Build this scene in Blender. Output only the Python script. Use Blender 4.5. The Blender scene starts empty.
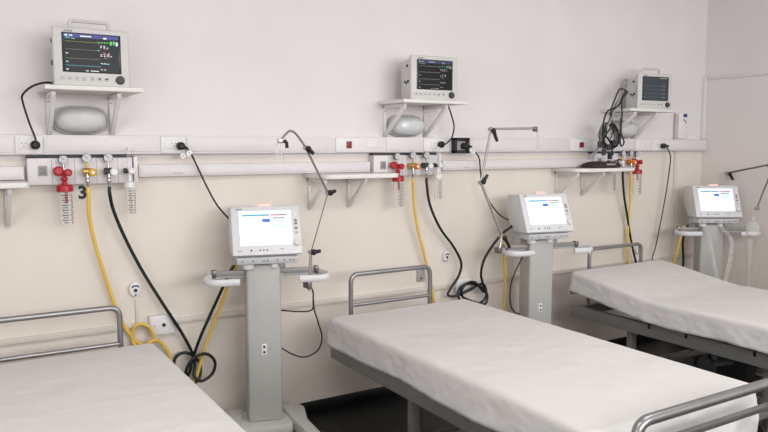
import bpy, bmesh, math, random
from mathutils import Vector, Matrix, noise
R = math.radians
random.seed(4)
sc = bpy.context.scene
COL = sc.collection

# ------------------------------------------------------------------ camera
F = 714.0
PITCH = math.atan(70.6 / 714)
YAW = R(31.46)
CAM = Vector((0, -3.7815, 1.6))
_f = Vector((math.sin(YAW) * math.cos(PITCH), math.cos(YAW) * math.cos(PITCH), -math.sin(PITCH)))
_r = Vector((math.cos(YAW), -math.sin(YAW), 0))
_u = _r.cross(_f)

def W(px, py, y=0.0):
    """point of the vertical plane at distance y from the back wall seen at a photo pixel"""
    d = _f * F + _r * (px - 384) + _u * (216 - py)
    return CAM + d * ((y - CAM.y) / d.y)

cd = bpy.data.cameras.new('camera')
cam = bpy.data.objects.new('camera', cd)
COL.objects.link(cam)
cam.location = CAM
cam.rotation_euler = (math.pi / 2 - PITCH, 0, -YAW)
cd.sensor_width = 36
cd.lens = F / 768 * 36
cd.clip_start = 0.02
sc.camera = cam

# ------------------------------------------------------------------ materials
def lin(c):
    return tuple(((v / 255) / 12.92 if v / 255 <= 0.04045 else ((v / 255 + 0.055) / 1.055) ** 2.4) for v in c) + (1,)

MATS = {}
def mat(name, rgb, rough=0.5, metal=0.0, var=0.04, scale=30.0, bump=0.0, bscale=200.0, emit=0.0, spec=0.5, alpha=None, coat=0.0):
    m = bpy.data.materials.new(name)
    m.use_nodes = True
    nt = m.node_tree
    b = nt.nodes['Principled BSDF']
    b.inputs['Roughness'].default_value = rough
    b.inputs['Metallic'].default_value = metal
    b.inputs['Specular IOR Level'].default_value = spec
    b.inputs['Coat Weight'].default_value = coat
    tc = nt.nodes.new('ShaderNodeTexCoord')
    nz = nt.nodes.new('ShaderNodeTexNoise')
    nz.inputs['Scale'].default_value = scale
    nz.inputs['Detail'].default_value = 4
    nt.links.new(tc.outputs['Object'], nz.inputs['Vector'])
    rp = nt.nodes.new('ShaderNodeValToRGB')
    c = lin(rgb)
    rp.color_ramp.elements[0].position = 0.3
    rp.color_ramp.elements[1].position = 0.7
    rp.color_ramp.elements[0].color = tuple(v * (1 - var) for v in c[:3]) + (1,)
    rp.color_ramp.elements[1].color = tuple(min(1, v * (1 + var)) for v in c[:3]) + (1,)
    nt.links.new(nz.outputs['Fac'], rp.inputs['Fac'])
    nt.links.new(rp.outputs['Color'], b.inputs['Base Color'])
    if bump:
        n2 = nt.nodes.new('ShaderNodeTexNoise')
        n2.inputs['Scale'].default_value = bscale
        n2.inputs['Detail'].default_value = 3
        nt.links.new(tc.outputs['Object'], n2.inputs['Vector'])
        bp = nt.nodes.new('ShaderNodeBump')
        bp.inputs['Strength'].default_value = bump
        bp.inputs['Distance'].default_value = 0.01
        nt.links.new(n2.outputs['Fac'], bp.inputs['Height'])
        nt.links.new(bp.outputs['Normal'], b.inputs['Normal'])
    if emit:
        b.inputs['Emission Strength'].default_value = emit
        nt.links.new(rp.outputs['Color'], b.inputs['Emission Color'])
    if alpha is not None:
        out = nt.nodes['Material Output']
        tr = nt.nodes.new('ShaderNodeBsdfTransparent')
        mx = nt.nodes.new('ShaderNodeMixShader')
        lw = nt.nodes.new('ShaderNodeLayerWeight')
        lw.inputs['Blend'].default_value = 0.35
        mr = nt.nodes.new('ShaderNodeMapRange')
        mr.inputs['To Min'].default_value = alpha
        mr.inputs['To Max'].default_value = min(1, alpha + 0.45)
        nt.links.new(lw.outputs['Facing'], mr.inputs['Value'])
        nt.links.new(mr.outputs['Result'], mx.inputs['Fac'])
        nt.links.new(tr.outputs['BSDF'], mx.inputs[1])
        nt.links.new(b.outputs['BSDF'], mx.inputs[2])
        nt.links.new(mx.outputs['Shader'], out.inputs['Surface'])
    MATS[name] = m
    return m

M = MATS
mat('plastic_white', (226, 223, 224), 0.4, var=0.02)
mat('trunking', (222, 217, 219), 0.45, var=0.015)
mat('shelf_white', (226, 223, 220), 0.5, var=0.02)
mat('monitor_case', (204, 202, 199), 0.45, var=0.015, bump=0.03, bscale=600)
mat('monitor_mid', (176, 174, 171), 0.5, var=0.02)
mat('vent_case', (213, 213, 215), 0.4, var=0.015)
mat('vent_grey', (176, 178, 181), 0.45, var=0.02)
mat('column_grey', (178, 177, 173), 0.38, var=0.02)
mat('base_grey', (200, 200, 195), 0.45, var=0.02)
mat('steel_tube', (150, 149, 150), 0.3, metal=0.75, var=0.05, scale=12)
mat('frame_grey', (132, 131, 129), 0.45, metal=0.15, var=0.05, scale=8)
mat('chrome', (190, 188, 184), 0.25, metal=0.9, var=0.05)
mat('dark_chrome', (120, 116, 112), 0.35, metal=0.8, var=0.1)
mat('steel_bar', (150, 148, 145), 0.5, metal=0.3, var=0.05)
mat('brass', (190, 158, 88), 0.3, metal=0.7, var=0.08)
mat('black', (18, 18, 18), 0.5, var=0.2)
mat('dark_grey', (52, 53, 55), 0.5, var=0.1)
mat('mid_grey', (128, 128, 128), 0.5, var=0.05)
mat('mark_grey', (160, 160, 160), 0.6, var=0.05)
mat('red', (172, 22, 38), 0.35, var=0.08)
mat('dark_red', (128, 22, 30), 0.4, var=0.08)
mat('yellow', (214, 160, 20), 0.4, var=0.06)
mat('hose_yellow', (226, 186, 86), 0.42, var=0.05)
mat('hose_green', (11, 21, 17), 0.42, var=0.2)
mat('cord_black', (26, 25, 25), 0.5, var=0.15)
mat('cable_grey', (146, 147, 148), 0.5, var=0.08)
mat('orange', (206, 120, 30), 0.4, var=0.08)
mat('white_knob', (225, 224, 220), 0.35, var=0.02)
mat('paper', (232, 232, 230), 0.7, var=0.02)
mat('blue', (40, 60, 110), 0.5, var=0.05)
mat('brown_cuff', (52, 34, 32), 0.75, var=0.2, scale=60, bump=0.3)
mat('dial', (196, 198, 200), 0.35, var=0.03)
mat('caster', (40, 40, 42), 0.5, var=0.1)
mat('clear', (226, 226, 226), 0.12, var=0.02, alpha=0.12)
mat('clear_soft', (218, 218, 217), 0.6, var=0.02, alpha=0.28, spec=0.2)
mat('lamp_glass', (202, 203, 202), 0.42, metal=0.0, var=0.08, scale=14)
mat('lamp_clear', (206, 208, 210), 0.3, metal=0.05, var=0.08, scale=14, coat=0.2)
mat('screen_dark', (17, 19, 21), 0.3, var=0.1, emit=0.3, spec=.2)
mat('screen_dim', (58, 64, 70), 0.3, var=0.1, emit=0.3, spec=.25)
mat('bezel_black', (12, 12, 13), 0.3, var=0.1)
mat('screen_white', (236, 242, 248), 0.35, var=0.01, emit=.62, spec=.2)
mat('glow_blue', (38, 48, 120), 0.4, var=0.15, emit=0.48, scale=60)
mat('glow_navy', (30, 36, 84), 0.4, var=0.15, emit=0.42, scale=60)
mat('glow_green', (70, 190, 80), 0.4, var=0.1, emit=0.54)
mat('glow_lime', (150, 170, 90), 0.4, var=0.2, emit=0.42, scale=90)
mat('glow_cyan', (110, 190, 215), 0.4, var=0.1, emit=0.54)
mat('glow_white', (215, 222, 228), 0.4, var=0.03, emit=0.54)
mat('glow_olive', (140, 140, 128), 0.4, var=0.1, emit=0.48)
mat('glow_teal', (60, 120, 90), 0.4, var=0.1, emit=0.4)
mat('glow_pink', (170, 110, 130), 0.4, var=0.1, emit=0.48)
mat('panel_teal', (96, 160, 182), 0.4, var=0.1, emit=0.5)
mat('panel_rose', (200, 140, 155), 0.4, var=0.1, emit=0.5)
mat('panel_blue', (62, 112, 190), 0.4, var=0.05, emit=0.5)
mat('panel_pale', (190, 224, 232), 0.4, var=0.05, emit=.55)
mat('panel_yellow', (232, 226, 200), 0.4, var=0.05, emit=.6)
mat('alarm_pink', (245, 190, 182), 0.3, var=0.02, emit=.5)

def sheet_material():
    m = mat('bed_linen', (215, 212, 210), 0.85, var=0.012, scale=3, spec=0.2)
    nt = m.node_tree
    b = nt.nodes['Principled BSDF']
    tc = nt.nodes.new('ShaderNodeTexCoord')
    n1 = nt.nodes.new('ShaderNodeTexNoise'); n1.inputs['Scale'].default_value = 7; n1.inputs['Detail'].default_value = 5
    n2 = nt.nodes.new('ShaderNodeTexNoise'); n2.inputs['Scale'].default_value = 900
    nt.links.new(tc.outputs['Object'], n1.inputs['Vector']); nt.links.new(tc.outputs['Object'], n2.inputs['Vector'])
    b1 = nt.nodes.new('ShaderNodeBump'); b1.inputs['Strength'].default_value = 0.35; b1.inputs['Distance'].default_value = 0.02
    b2 = nt.nodes.new('ShaderNodeBump'); b2.inputs['Strength'].default_value = 0.1; b2.inputs['Distance'].default_value = 0.002
    nt.links.new(n1.outputs['Fac'], b1.inputs['Height']); nt.links.new(n2.outputs['Fac'], b2.inputs['Height'])
    nt.links.new(b1.outputs['Normal'], b2.inputs['Normal']); nt.links.new(b2.outputs['Normal'], b.inputs['Normal'])
sheet_material()

def wall_material(name, lo, hi):
    """white paint above the service rail, warm cream paint below it"""
    m = bpy.data.materials.new('wall_paint'); m.use_nodes = True
    nt = m.node_tree; b = nt.nodes['Principled BSDF']
    b.inputs['Roughness'].default_value = 0.55
    b.inputs['Specular IOR Level'].default_value = 0.3
    g = nt.nodes.new('ShaderNodeNewGeometry'); sp = nt.nodes.new('ShaderNodeSeparateXYZ')
    nt.links.new(g.outputs['Position'], sp.inputs['Vector'])
    mr = nt.nodes.new('ShaderNodeMapRange'); mr.inputs['From Min'].default_value = lo; mr.inputs['From Max'].default_value = hi
    nt.links.new(sp.outputs['Z'], mr.inputs['Value'])
    mx = nt.nodes.new('ShaderNodeMix'); mx.data_type = 'RGBA'
    mx.inputs[6].default_value = lin((226, 218, 208)); mx.inputs[7].default_value = lin((227, 222, 222))
    nt.links.new(mr.outputs['Result'], mx.inputs[0])
    nz = nt.nodes.new('ShaderNodeTexNoise'); nz.inputs['Scale'].default_value = 2.2; nz.inputs['Detail'].default_value = 6
    nt.links.new(g.outputs['Position'], nz.inputs['Vector'])
    r2 = nt.nodes.new('ShaderNodeMapRange'); r2.inputs['From Min'].default_value = 0.3; r2.inputs['From Max'].default_value = 0.7
    r2.inputs['To Min'].default_value = 0.96; r2.inputs['To Max'].default_value = 1.02
    nt.links.new(nz.outputs['Fac'], r2.inputs['Value'])
    mu = nt.nodes.new('ShaderNodeVectorMath'); mu.operation = 'SCALE'
    nt.links.new(mx.outputs[2], mu.inputs[0]); nt.links.new(r2.outputs['Result'], mu.inputs['Scale'])
    nt.links.new(mu.outputs['Vector'], b.inputs['Base Color'])
    n2 = nt.nodes.new('ShaderNodeTexNoise'); n2.inputs['Scale'].default_value = 60; n2.inputs['Detail'].default_value = 4
    nt.links.new(g.outputs['Position'], n2.inputs['Vector'])
    bp = nt.nodes.new('ShaderNodeBump'); bp.inputs['Strength'].default_value = 0.06; bp.inputs['Distance'].default_value = 0.01
    nt.links.new(n2.outputs['Fac'], bp.inputs['Height']); nt.links.new(bp.outputs['Normal'], b.inputs['Normal'])
    MATS[name] = m
wall_material('wall', 1.53, 1.54)
wall_material('wall_plain', .6, 2.0)

def floor_material():
    m = bpy.data.materials.new('floor_tile'); m.use_nodes = True
    nt = m.node_tree; b = nt.nodes['Principled BSDF']
    b.inputs['Roughness'].default_value = 0.42
    b.inputs['Specular IOR Level'].default_value = 0.3
    g = nt.nodes.new('ShaderNodeNewGeometry')
    br = nt.nodes.new('ShaderNodeTexBrick'); br.offset = 0.0; br.squash = 1.0
    br.inputs['Scale'].default_value = 1.0
    br.inputs['Brick Width'].default_value = 0.3; br.inputs['Row Height'].default_value = 0.3
    br.inputs['Mortar Size'].default_value = 0.003
    br.inputs['Color1'].default_value = lin((19, 20, 20)); br.inputs['Color2'].default_value = lin((24, 25, 24))
    br.inputs['Mortar'].default_value = lin((52, 52, 50))
    nt.links.new(g.outputs['Position'], br.inputs['Vector'])
    nt.links.new(br.outputs['Color'], b.inputs['Base Color'])
    MATS['floor'] = m
floor_material()
mat('skirting', (16, 16, 16), 0.4, var=0.15)
mat('ceiling_paint', (226, 224, 220), 0.7, var=0.02)

# ------------------------------------------------------------------ mesh builder
def catmull(pts, n=8, closed=False):
    P = [Vector(p) for p in pts]
    if len(P) < 3: return P
    out = []
    N = len(P)
    rng = range(N) if closed else range(N - 1)
    for i in rng:
        p1 = P[i]; p2 = P[(i + 1) % N]
        p0 = P[i - 1] if (i > 0 or closed) else p1 * 2 - p2
        p3 = P[(i + 2) % N] if (i + 2 < N or closed) else p2 * 2 - p1
        for k in range(n):
            t = k / n
            out.append(0.5 * ((2 * p1) + (p2 - p0) * t + (2 * p0 - 5 * p1 + 4 * p2 - p3) * t * t + (3 * p1 - p0 - 3 * p2 + p3) * t ** 3))
    if not closed: out.append(P[-1])
    return out

def fillet(pts, r, n=6):
    """rounded polyline"""
    P = [Vector(p) for p in pts]
    out = [P[0]]
    for i in range(1, len(P) - 1):
        a = (P[i - 1] - P[i]); b = (P[i + 1] - P[i])
        d = min(r, a.length * .49, b.length * .49)
        s = P[i] + a.normalized() * d; e = P[i] + b.normalized() * d
        for k in range(n + 1):
            t = k / n
            out.append(s * (1 - t) ** 2 + P[i] * 2 * t * (1 - t) + e * t * t)
    out.append(P[-1])
    return out

class MB:
    def __init__(s):
        s.v = []; s.f = []
    def add(s, vs, fs):
        o = len(s.v)
        s.v += [Vector(v) for v in vs]
        s.f += [tuple(i + o for i in f) for f in fs]
        return s
    def box(s, a, b, bev=0.0, seg=2, mtx=None):
        bm = bmesh.new()
        bmesh.ops.create_cube(bm, size=1)
        a = Vector(a); b = Vector(b)
        for v in bm.verts:
            v.co = Vector(((a.x + b.x) / 2 + v.co.x * (b.x - a.x), (a.y + b.y) / 2 + v.co.y * (b.y - a.y), (a.z + b.z) / 2 + v.co.z * (b.z - a.z)))
        if bev:
            bmesh.ops.bevel(bm, geom=list(bm.edges), offset=bev, segments=seg, affect='EDGES', profile=0.5)
        if mtx: bm.transform(mtx)
        bm.verts.index_update()
        s.add([v.co.copy() for v in bm.verts], [[v.index for v in f.verts] for f in bm.faces])
        bm.free(); return s
    def prism(s, poly, fn, a, b, bev=0.0):
        """poly: 2-D outline; fn(u, v, w) -> point; extruded from w=a to w=b"""
        n = len(poly)
        bm = bmesh.new()
        A = [bm.verts.new(fn(u, v, a)) for u, v in poly]; B = [bm.verts.new(fn(u, v, b)) for u, v in poly]
        bm.faces.new(A); bm.faces.new(B[::-1])
        for i in range(n): bm.faces.new((A[i], B[i], B[(i + 1) % n], A[(i + 1) % n]))
        bmesh.ops.recalc_face_normals(bm, faces=bm.faces)
        if bev: bmesh.ops.bevel(bm, geom=list(bm.edges), offset=bev, segments=2, affect='EDGES', profile=0.5)
        bm.verts.index_update()
        s.add([v.co.copy() for v in bm.verts], [[v.index for v in f.verts] for f in bm.faces])
        bm.free(); return s
    def tube(s, pts, r, n=10, closed=False, sx=1.0):
        P = [Vector(p) for p in pts]
        N = len(P)
        rad = r if callable(r) else (lambda t: r)
        T = []
        for i in range(N):
            if closed: d = P[(i + 1) % N] - P[i - 1]
            else: d = P[min(i + 1, N - 1)] - P[max(i - 1, 0)]
            T.append(d.normalized() if d.length > 1e-9 else Vector((0, 0, 1)))
        ref = Vector((0, 0, 1)) if abs(T[0].z) < 0.9 else Vector((1, 0, 0))
        nrm = (ref - T[0] * ref.dot(T[0])).normalized()
        vs = []; fs = []
        for i in range(N):
            nrm = (nrm - T[i] * nrm.dot(T[i]))
            nrm = nrm.normalized() if nrm.length > 1e-6 else T[i].orthogonal().normalized()
            bn = T[i].cross(nrm)
            rr = rad(i / max(1, N - 1))
            for k in range(n):
                a = 2 * math.pi * k / n
                vs.append(P[i] + nrm * math.cos(a) * rr * sx + bn * math.sin(a) * rr)
        for i in range(N if closed else N - 1):
            j = (i + 1) % N
            for k in range(n):
                fs.append((i * n + k, i * n + (k + 1) % n, j * n + (k + 1) % n, j * n + k))
        if not closed:
            fs.append(tuple(range(n))[::-1]); fs.append(tuple((N - 1) * n + k for k in range(n)))
        return s.add(vs, fs)
    def cyl(s, a, b, r, r2=None, n=20):
        r2 = r if r2 is None else r2
        return s.tube([a, b], (lambda t: r + (r2 - r) * t), n)
    def lathe(s, prof, origin=(0, 0, 0), axis='Z', n=24):
        """prof: (radius, height) pairs along the axis"""
        o = Vector(origin); vs = []; fs = []
        for (r, h) in prof:
            for k in range(n):
                a = 2 * math.pi * k / n
                c, d = r * math.cos(a), r * math.sin(a)
                vs.append(o + (Vector((c, d, h)) if axis == 'Z' else Vector((c, h, d)) if axis == 'Y' else Vector((h, c, d))))
        m = len(prof)
        for i in range(m - 1):
            for k in range(n):
                q = (i * n + k, i * n + (k + 1) % n, (i + 1) * n + (k + 1) % n, (i + 1) * n + k)
                fs.append(q)
        if prof[0][0] > 1e-6: fs.append(tuple(range(n))[::-1])
        if prof[-1][0] > 1e-6: fs.append(tuple((m - 1) * n + k for k in range(n)))
        return s.add(vs, fs)
    def ball(s, c, r, n=12, sx=1, sy=1, sz=1):
        pr = [(max(1e-7, math.sin(math.pi * i / n)) * r, -math.cos(math.pi * i / n) * r) for i in range(n + 1)]
        t = MB().lathe(pr, n=n * 2)
        return s.add([Vector((v.x * sx, v.y * sy, v.z * sz)) + Vector(c) for v in t.v], t.f)
    def build(s, name, m, parent=None, smooth=True, angle=35, loc=None):
        me = bpy.data.meshes.new(name)
        me.from_pydata([tuple(v) for v in s.v], [], s.f)
        bm = bmesh.new(); bm.from_mesh(me)
        bmesh.ops.remove_doubles(bm, verts=bm.verts, dist=1e-6)
        bmesh.ops.recalc_face_normals(bm, faces=bm.faces)
        bm.to_mesh(me); bm.free()
        me.materials.append(M[m] if isinstance(m, str) else m)
        if smooth:
            for p in me.polygons: p.use_smooth = True
            me.set_sharp_from_angle(angle=R(angle))
        o = bpy.data.objects.new(name, me)
        COL.objects.link(o)
        if parent: o.parent = parent
        if loc: o.location = loc
        return o

def tag(o, label, cat, group=None):
    o['label'] = label; o['category'] = cat
    if group: o['group'] = group
    return o
def thing(name, label, cat, loc=(0, 0, 0), rz=0, group=None):
    o = bpy.data.objects.new(name, None); COL.objects.link(o)
    o.location = loc; o.rotation_euler = (0, 0, rz); o.empty_display_size = 0.05
    return tag(o, label, cat, group)
def struct(o):
    o['kind'] = 'structure'; return o

# ------------------------------------------------------------------ the room
XR = 5.47; XL = -1.8; YB = -6.0; ZC = 3.0
struct(MB().box((XL, YB, -.1), (XR, 0, 0)).build('floor', 'floor', smooth=False))
struct(MB().box((XL, YB, ZC), (XR, 0, ZC + .1)).build('ceiling', 'ceiling_paint', smooth=False))
struct(MB().box((XL - .1, 0, -.1), (XR + .1, .1, ZC + .1)).build('wall_back', 'wall', smooth=False))
struct(MB().box((XR, YB, -.1), (XR + .1, 0, ZC + .1)).build('wall_right', 'wall_plain', smooth=False))
struct(MB().box((XL - .1, YB, -.1), (XL, 0, ZC + .1)).build('wall_left', 'wall', smooth=False))
struct(MB().box((XL - .1, YB - .1, -.1), (XR + .1, YB, ZC + .1)).build('wall_front', 'wall', smooth=False))
struct(MB().box((XL, -.012, 0), (XR, 0, .07), .003).build('baseboard_back', 'skirting'))
struct(MB().box((XR - .012, YB, 0), (XR, -.012, .07), .003).build('baseboard_right', 'skirting'))

# ------------------------------------------------------------------ upper service rail
RZ0, RZ1 = 1.556, 1.650
rail = thing('service_rail', 'long white bedhead trunking with sockets running the full width of the wall', 'wall trunking', (1.8, 0, RZ0))
def L(m, p): return Vector(m) - Vector(p)
def place(o, world_origin):   # children given in world coordinates are shifted to the parent's origin
    o.location = -Vector(world_origin); return o
RO = (1.8, 0, RZ0)
place(MB().box((XL, -.056, RZ0), (XR - .01, 0, RZ1), .004).build('rail_body', 'trunking', rail), RO)
mods = [(.276, .393), (.94, 1.068), (1.946, 2.29), (2.569, 2.772), (3.848, 4.074), (4.559, 4.747), (4.752, 4.892)]
prev = XL + .02
for i, (a, b) in enumerate(mods + [(XR - .03, XR)]):
    if a - prev > .02:
        place(MB().box((prev + .004, -.061, RZ0 + .012), (a - .006, -.05, RZ1 - .010), .003).build('cover_panel', 'trunking', rail), RO)
    prev = b
    if i >= len(mods): break
    o = place(MB().box((a, -.064, RZ0 + .004), (b, -.05, RZ1 - .004), .004).build('socket_module', 'plastic_white', rail), RO)
    c = (a + b) / 2
    if i in (0, 1, 3, 5, 6):
        w = min(.045, (b - a) * .4)
        MB().box((c - w, -.068, 1.583), (c + w, -.06, 1.626), .003).build('socket_plate', 'plastic_white', o)
        h = MB()
        for sx in ((-.5, .5) if i in (0, 3) else (0,)):
            for dx, dz in ((-.009, .006), (.009, .006), (0, -.007)):
                h.cyl((c + sx * w + dx, -.0675, 1.604 + dz), (c + sx * w + dx, -.0690, 1.604 + dz), .0028, n=8)
        h.build('socket_hole', 'mid_grey', o)
    if i == 2:
        for (x, z) in ((2.032, 1.604),):
            MB().box((x - .016, -.072, z - .02), (x + .016, -.062, z + .02), .002).build('red_socket', 'dark_red', o)['label'] = 'dark red emergency socket'
        MB().box((2.15, -.068, 1.583), (2.27, -.06, 1.626), .003).build('socket_plate', 'plastic_white', o)
    if i == 4:
        MB().box((3.945, -.072, 1.584), (3.985, -.062, 1.624), .002).build('red_socket', 'dark_red', o)['label'] = 'dark red emergency socket'

# ------------------------------------------------------------------ lower gas rail segments and gas panels
gp = 'gas trunking segments'
def seg(a, b, label):
    t = thing('gas_rail', label, 'wall trunking', ((a + b) / 2, 0, 1.44), 0, gp)
    w = (b - a) / 2
    MB().box((-w, -.045, 0), (w, 0, .062), .004).build('rail_body', 'trunking', t)
    MB().box((-w + .006, -.049, .010), (w - .006, -.04, .052), .003).build('cover_panel', 'trunking', t)
    if w > .4:
        k = -w + .08 + .09
        m = MB()
        for q in range(5): m.box((k + q * .011, -.0495, .014), (k + q * .011 + .008, -.0485, .019))
        m.build('printed_mark', 'mark_grey', t)
seg(XL, .31, 'short white gas trunking at the left end, before the first gas panel')
seg(.83, 2.19, 'long white gas trunking between the left and middle gas panels')
seg(2.73, 4.1, 'long white gas trunking between the middle and right gas panels')

def gas_panel(x0, label):
    t = thing('gas_outlet_station', label, 'gas outlet panel', (x0, 0, 1.413), 0, 'gas outlet panels')
    MB().box((0, -.06, 0), (.475, 0, .127), .004).build('panel_body', 'trunking', t)
    MB().box((.480, -.066, -.004), (.500, 0, .131), .004).build('end_cap', 'plastic_white', t)
    o = MB().box((.045, -.064, .042), (.085, -.058, .092), .002).build('blank_plate', 'mark_grey', t)
    MB().box((.052, -.066, .05), (.078, -.063, .084), .001).build('plate_insert', 'mid_grey', o)
    for k in (.105, .205, .305, .405): MB().box((k - .001, -.0608, .004), (k + .001, -.0595, .123)).build('section_seam', 'mid_grey', t)
    MB().box((0, -.05, .1275), (.475, -.006, .140), .002).build('gap_shade', 'dark_grey', t)  # dark strip painted in for the shade in the gap under the service rail
    return t
gas_panel(.322, 'white gas panel beneath the left patient monitor, carrying a red-lidded jar')
gas_panel(2.205, 'white gas panel above the middle bed with crowded regulators')
gas_panel(4.10, 'white gas panel behind the cable bundle on the right')

# ------------------------------------------------------------------ regulators on the gas panels
def gauge(t, y, z, r=.02, tilt=0):
    g = MB().lathe([(r * .6, .012), (r, .010), (r, -.006), (r * .94, -.008)], (0, y, z), 'Y').build('gauge_rim', 'dark_chrome', t)
    MB().cyl((0, y - .004, z), (0, y - .0085, z), r * .9).build('gauge_dial', 'dial', g)
    n = MB()
    for k in range(7):
        a = R(-40 + k * 43)
        n.box((-.0006, -.0004, r * .62), (.0006, .0004, r * .82), mtx=Matrix.Translation((0, y - .0088, z)) @ Matrix.Rotation(a, 4, 'Y'))
    n.box((-.0012, -.0004, -r * .2), (.0012, .0004, r * .7), mtx=Matrix.Translation((0, y - .0090, z)) @ Matrix.Rotation(R(-50), 4, 'Y'))
    n.build('gauge_needle', 'black', g)
    return g

def jar_marks(r, z0, z1, n):
    m = MB()
    for k in range(n):
        z = z0 + (z1 - z0) * k / (n - 1)
        a0, a1 = (-1.95, -1.35) if k % 2 else (-2.15, -1.25)
        pts = [(r * math.cos(a0 + (a1 - a0) * q / 6), r * math.sin(a0 + (a1 - a0) * q / 6), z) for q in range(7)]
        m.tube(pts, .0018, 4)
        pts = [(r * math.cos(a0 + 1.1 + .5 * q / 4), r * math.sin(a0 + 1.1 + .5 * q / 4), z) for q in range(5)]
        m.tube(pts, .0018, 4)
    return m

def suction(x, label):
    t = thing('suction_regulator', label, 'suction regulator', (x, -.06, 1.475), 0, 'red suction regulators')
    MB().cyl((0, .004, 0), (0, -.035, 0), .016).cyl((0, -.03, 0), (0, -.03, .045), .006, n=10).build('wall_probe', 'chrome', t)
    MB().lathe([(.012, .0), (.022, -.004), (.023, -.028), (.016, -.034)], (-.022, -.012, .004), 'Y').build('valve_knob', 'red', t)
    MB().lathe([(.012, .0), (.017, -.004), (.018, -.026), (.012, -.032)], (.016, -.04, -.003), 'Y').build('valve_cap', 'red', t)
    gauge(t, -.035, .058, .021)
    MB().cyl((0, -.045, -.05), (0, -.045, -.062), .014).cyl((0, -.045, 0), (0, -.045, -.055), .008).ball((0, -.045, -.034), .0155, 8).build('stem', 'red', t)
    MB().lathe([(.012, 0), (.030, -.002), (.036, -.008), (.037, -.034), (.033, -.036)], (0, -.045, -.058)).build('jar_lid', 'red', t)
    j = MB().lathe([(.031, 0), (.033, -.01), (.032, -.150), (.028, -.158), (1e-6, -.159)], (0, -.045, -.094), n=28).build('jar', 'clear', t)
    g = jar_marks(.0335, -.015, -.145, 12)
    g.v = [v + Vector((0, -.045, -.094)) for v in g.v]
    g.build('graduation', 'dark_grey', j)
    MB().cyl((.006, -.045, -.094), (.006, -.045, -.145), .006, n=10).build('float_valve', 'red', j)
    MB().cyl((-.006, -.045, -.094), (-.006, -.045, -.225), .004, n=8).build('dip_tube', 'white_knob', j)
    return t

def flow_valve(x, label, kind, knobm, bodym, name, cat, grp, mirror=1):
    t = thing(name, label, cat, (x, -.06, 1.475), 0, grp)
    MB().cyl((0, 0, 0), (0, -.04, 0), .017).cyl((-.018 * mirror, -.04, 0), (.016 * mirror, -.04, 0), .017).build('valve_body', bodym, t)
    MB().lathe([(.014, .0), (.019, -.003), (.019, -.028), (.014, -.033)], (.022 * mirror, -.035, -.004), 'Y').build('valve_knob', knobm, t)
    MB().cyl((.022 * mirror, -.068, -.004), (.022 * mirror, -.0695, -.004), .008, n=12).build('knob_badge', 'paper', t)
    MB().cyl((0, -.04, 0), (0, -.04, .05), .006, n=10).build('gauge_stem', 'brass' if bodym != 'dark_grey' else 'chrome', t)
    gauge(t, -.04, .065, .022)
    MB().lathe([(.008, -.012), (.010, -.03), (.007, -.034), (.010, -.04), (.010, -.052), (.006, -.06), (.006, -.075)], (0, -.045, 0), n=14).build('hose_tail', 'chrome', t)
    return t

def flowmeter(x, label, mirror=1, grp='clear flowmeters'):
    t = thing('flowmeter', label, 'flowmeter', (x, -.06, 1.475), 0, grp)
    MB().cyl((0, 0, 0), (0, -.045, 0), .013).cyl((-.026 * mirror, -.04, 0), (-.004, -.04, 0), .013).build('valve_body', 'dark_grey', t)
    MB().lathe([(.010, 0), (.016, -.003), (.016, -.022), (.012, -.026)], (.008 * mirror, -.042, 0), 'Y').build('valve_knob', 'white_knob', t)
    MB().cyl((0, -.045, .012), (0, -.045, .105), .010, n=14).build('sight_tube', 'clear', t)
    MB().cyl((0, -.045, .105), (0, -.045, .115), .009, n=12).build('tube_cap', 'white_knob', t)
    MB().cyl((0, -.045, .004), (0, -.045, .014), .011, n=12).build('tube_base', 'white_knob', t)
    MB().lathe([(.008, -.01), (.008, -.05), (.026, -.056), (.027, -.082), (.024, -.084)], (0, -.045, 0), n=20).build('bottle_lid', 'white_knob', t)
    j = MB().lathe([(.024, 0), (.025, -.01), (.025, -.125), (.021, -.131), (1e-6, -.131)], (0, -.045, -.084), n=24).build('humidifier_bottle', 'clear', t)
    g = jar_marks(.0255, -.015, -.12, 10)
    g.v = [v + Vector((0, -.045, -.084)) for v in g.v]
    g.build('graduation', 'dark_grey', j)
    MB().cyl((0, -.045, -.084), (0, -.045, -.2), .004, n=8).build('dip_tube', 'white_knob', j)
    return t

# left bay
suction(.474, 'red suction regulator with long clear jar hanging left of the number 3')
flow_valve(.577, 'yellow air regulator with gauge just above the number 3', 0, 'yellow', 'brass', 'air_regulator', 'gas regulator', 'yellow air regulators')
flow_valve(.675, 'white-knobbed oxygen regulator feeding the dark hose over the left bed', 0, 'white_knob', 'dark_grey', 'oxygen_regulator', 'gas regulator', 'white oxygen regulators')
flowmeter(.772, 'clear flowmeter and bottle at the right end of the left gas panel')
# middle bay
suction(2.350, 'red suction regulator behind the end of the middle low shelf')
flow_valve(2.460, 'amber air regulator with gauge above the middle bed', 0, 'orange', 'brass', 'air_regulator', 'gas regulator', 'yellow air regulators')
flow_valve(2.562, 'white-knobbed oxygen regulator at the middle gas panel', 0, 'white_knob', 'dark_grey', 'oxygen_regulator', 'gas regulator', 'white oxygen regulators')
flowmeter(2.650, 'clear flowmeter and bottle at the right end of the middle gas panel')
# right bay (mirrored order)
flowmeter(4.255, 'clear flowmeter bottle hanging under the right low shelf', -1)
flow_valve(4.372, 'grey oxygen regulator beside the cable bundle on the right', 0, 'white_knob', 'mid_grey', 'oxygen_regulator', 'gas regulator', 'white oxygen regulators', -1)
flow_valve(4.462, 'orange air regulator next to the right red-lidded jar', 0, 'orange', 'orange', 'air_regulator', 'gas regulator', 'yellow air regulators')
suction(4.535, 'red suction regulator with clear jar at the right end of the right low shelf')

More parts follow.
